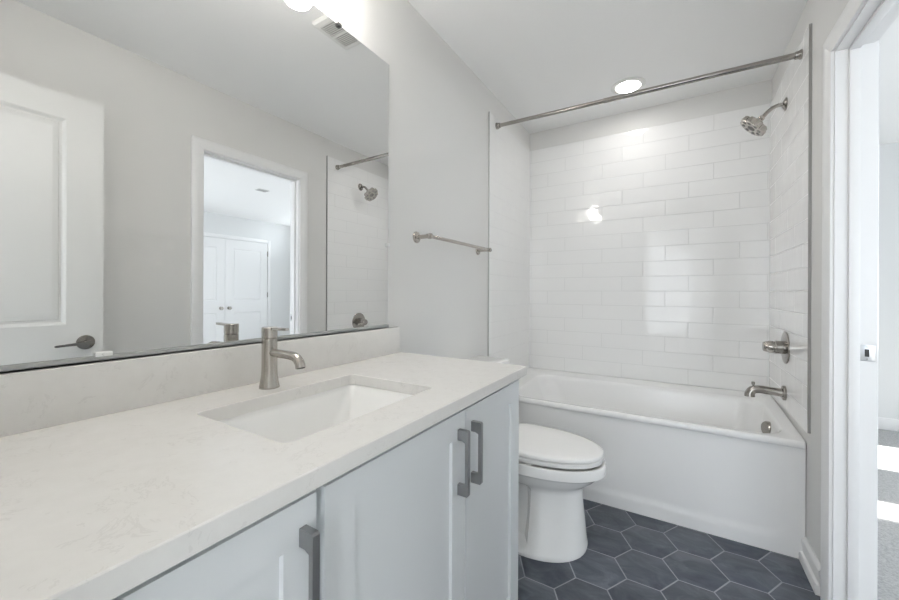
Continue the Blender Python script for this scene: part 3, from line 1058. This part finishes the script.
# apron: flat front with a shallow pressed panel that is round at its lower corners
bm = bmesh.new()
nx, nz = 150, 56
px0, px1, pz0, pz1, pr = 0.05, 1.425, 0.075, 0.60, 0.075
vs = []
for j in range(nz + 1):
    row = []
    for i in range(nx + 1):
        x = TX0 + (TX1 - TX0) * i / nx
        z = 0.0008 + 0.4842 * j / nz
        qx = abs(x - (px0 + px1) / 2) - (px1 - px0) / 2 + pr
        qz = abs(z - (pz0 + pz1) / 2) - (pz1 - pz0) / 2 + pr
        sd = math.hypot(max(qx, 0), max(qz, 0)) + min(max(qx, qz), 0) - pr
        row.append(bm.verts.new((x, TYF + 0.007 * (1 - sstep(-0.022, 0.022, sd)), z)))
    vs.append(row)
for j in range(nz):
    for i in range(nx):
        bm.faces.new((vs[j][i], vs[j][i + 1], vs[j + 1][i + 1], vs[j + 1][i]))
# returns that give the apron its depth
edge = [vs[0][i] for i in range(nx + 1)]
back = [bm.verts.new((v.co.x, TYF + 0.05, v.co.z)) for v in edge]
for i in range(nx):
    bm.faces.new((edge[i], back[i], back[i + 1], edge[i + 1]))
for side in (0, nx):
    col = [vs[j][side] for j in range(nz + 1)]
    bk = [bm.verts.new((v.co.x, TYF + 0.05, v.co.z)) for v in col]
    for j in range(nz):
        bm.faces.new((col[j], col[j + 1], bk[j + 1], bk[j]))
obj('apron', bm, M_ACRYL, t, angle=60)
bm = lathe((1.428, 2.515, 0.452), (-1, -0.38, 0.05), [(0.0, -0.012), (0.034, -0.012), (0.038, 0.004), (0.037, 0.018), (0.032, 0.024), (0.0, 0.026)], 36)
obj('overflow_cover', bm, M_NICKEL2, t, 'round nickel overflow cover')
obj('drain', lathe((1.25, 2.50, 0.1352), (0, 0, 1), [(0.035, 0), (0.034, 0.003), (0.028, 0.004), (0.0, 0.006)], 28), M_NICKEL2, t, 'nickel drain')

# ------------------------------------------------------------------ shower fittings
XR = W - TT
t = thing('shower_curtain_rod', 'straight brushed nickel shower curtain rod spanning the bath from wall to wall', 'curtain rod', (0.742, 2.23, 2.227))
RZ0, RZ1 = 2.236, 2.219
bm = bmesh.new()
add_tube(bm, [(0.010, 2.231, RZ0), (0.80, 2.230, (RZ0 + RZ1) / 2 - 0.0004)], 0.0115, 24)
obj('inner_tube', bm, M_NICKEL2, t)
bm = bmesh.new()
add_tube(bm, [(0.66, 2.230, RZ0 + (RZ1 - RZ0) * 0.44), (XR - 0.004, 2.229, RZ1)], 0.0132, 24)
obj('outer_tube', bm, M_NICKEL2, t)
FL = [(0.0, 0), (0.021, 0.0), (0.021, 0.006), (0.018, 0.010), (0.0165, 0.024), (0.0, 0.0245)]
obj('end_cap', lathe((0.0073, 2.231, RZ0), (1, 0, 0), FL, 28), M_NICKEL2, t)
obj('end_cap', lathe((XR - 0.0003, 2.229, RZ1), (-1, 0, 0), FL, 28), M_NICKEL2, t)

t = thing('overhead_shower', 'nickel shower head on a bent arm from the right tiled wall', 'shower head', (XR, 2.505, 2.116))
SY = 2.505
obj('wall_flange', lathe((XR - 0.0003, SY, 2.118), (-1, 0, 0), [(0.0, 0), (0.032, 0.0), (0.030, 0.004), (0.020, 0.010), (0.0125, 0.014), (0.0, 0.015)], 32), M_NICKEL2, t)
bm = bmesh.new()
add_tube(bm, smooth_path([(XR - 0.008, SY, 2.118), (XR - 0.030, SY, 2.118), (XR - 0.055, SY, 2.109), (XR - 0.078, SY, 2.088), (XR - 0.098, SY, 2.066)], 6), 0.0092, 18)
obj('arm', bm, M_NICKEL2, t)
ax = Vector((-0.70, 0.02, -0.71)).normalized()
hp = Vector((XR - 0.092, SY, 2.073))
bm = bmesh.new()
add_lathe(bm, hp, ax, [(0.0, 0), (0.013, 0.0), (0.015, 0.010), (0.013, 0.014), (0.017, 0.018), (0.019, 0.026), (0.026, 0.032), (0.040, 0.036), (0.042, 0.047), (0.0, 0.048)], 36)
hc = obj('head_neck', bm, M_FAUCET, t)
u, w, d = frame_of(ax)
bm = bmesh.new()
rings = []
seg = 96
for r, h, lob in ((0.040, 0.036, 0.0), (0.060, 0.037, 1.2), (0.066, 0.042, 1.3), (0.068, 0.060, 1.0), (0.067, 0.066, 0.5), (0.062, 0.068, 0.0), (0.010, 0.0685, 0.0)):
    ring = []
    for i in range(seg):
        a = 2 * PI * i / seg
        k = r * (1 - 0.13 * lob * sstep(0.25, 0.75, 0.5 + 0.5 * math.cos(8 * a)))
        ring.append(hp + ax * h + (u * math.cos(a) + w * math.sin(a)) * k)
    rings.append(ring)
loft(bm, rings)
head = obj('spray_head', bm, M_FAUCET, t)
bm = bmesh.new()
for q in range(8):
    a = 2 * PI * q / 8 + PI / 8
    add_lathe(bm, hp + ax * 0.0675 + (u * math.cos(a) + w * math.sin(a)) * 0.045, ax, [(0.0095, -0.001), (0.0095, 0.0018), (0.006, 0.0026), (0.0, 0.0028)], 14)
add_lathe(bm, hp + ax * 0.0675, ax, [(0.020, -0.001), (0.020, 0.002), (0.014, 0.0035), (0.0, 0.0035)], 24)
obj('nozzle_face', bm, principled('nozzle_rubber', (0.16, 0.155, 0.15), 0.45), head, 'dark spray nozzles')

t = thing('shower_valve', 'round nickel valve plate with a stub lever on the right tiled wall', 'shower valve', (XR, 2.490, 0.881))
vy = 2.490
obj('escutcheon', lathe((XR - 0.0003, vy, 0.881), (-1, 0, 0), [(0.0, 0), (0.081, 0.0), (0.081, 0.003), (0.078, 0.006), (0.060, 0.009), (0.036, 0.010), (0.0, 0.0101)], 56), M_NICKEL2, t)
obj('sleeve', lathe((XR - 0.009, vy, 0.881), (-1, 0, 0), [(0.033, 0), (0.033, 0.034), (0.031, 0.036), (0.0, 0.0361)], 36), M_NICKEL2, t)
hub = obj('handle', lathe((XR - 0.045, vy, 0.881), (-1, 0, 0), [(0.026, 0), (0.026, 0.003), (0.0305, 0.004), (0.0300, 0.020), (0.027, 0.030), (0.0235, 0.043), (0.021, 0.0455), (0.0, 0.046)], 36), M_NICKEL2, t)
bm = bmesh.new()
loft(bm, [[Vector((XR - 0.072 + a * hx, vy + y, 0.881 + z + b * 0.007)) for a, b in ((-1, -1), (1, -1), (1, 1), (-1, 1))] for y, z, hx in
          ((0.0, 0.0, 0.012), (-0.030, -0.006, 0.011), (-0.062, -0.012, 0.009), (-0.078, -0.015, 0.007))])
obj('lever', bm, M_NICKEL, hub)

t = thing('tub_spout', 'nickel tub spout with a pull up knob on the right wall over the bathtub', 'tub spout', (XR, 2.498, 0.652))
sy = 2.498
obj('wall_flange', lathe((XR - 0.0003, sy, 0.650), (-1, 0, 0), [(0.0, 0), (0.037, 0.0), (0.037, 0.009), (0.034, 0.012), (0.024, 0.013), (0.0, 0.0131)], 36), M_NICKEL2, t)
bm = bmesh.new()
add_tube(bm, smooth_path([(XR - 0.010, sy, 0.650), (XR - 0.06, sy, 0.653), (XR - 0.105, sy, 0.655), (XR - 0.130, sy, 0.648), (XR - 0.141, sy, 0.630), (XR - 0.142, sy, 0.614)], 6), lambda s: 0.0215 - 0.002 * math.sin(PI * s) + 0.001 * s, 28)
obj('spout_body', bm, M_NICKEL2, t)
obj('diverter_knob', lathe((XR - 0.128, sy, 0.664), (0, 0, 1), [(0.0045, 0), (0.0045, 0.012), (0.0075, 0.013), (0.0075, 0.026), (0.006, 0.028), (0, 0.0285)], 18), M_NICKEL2, t)
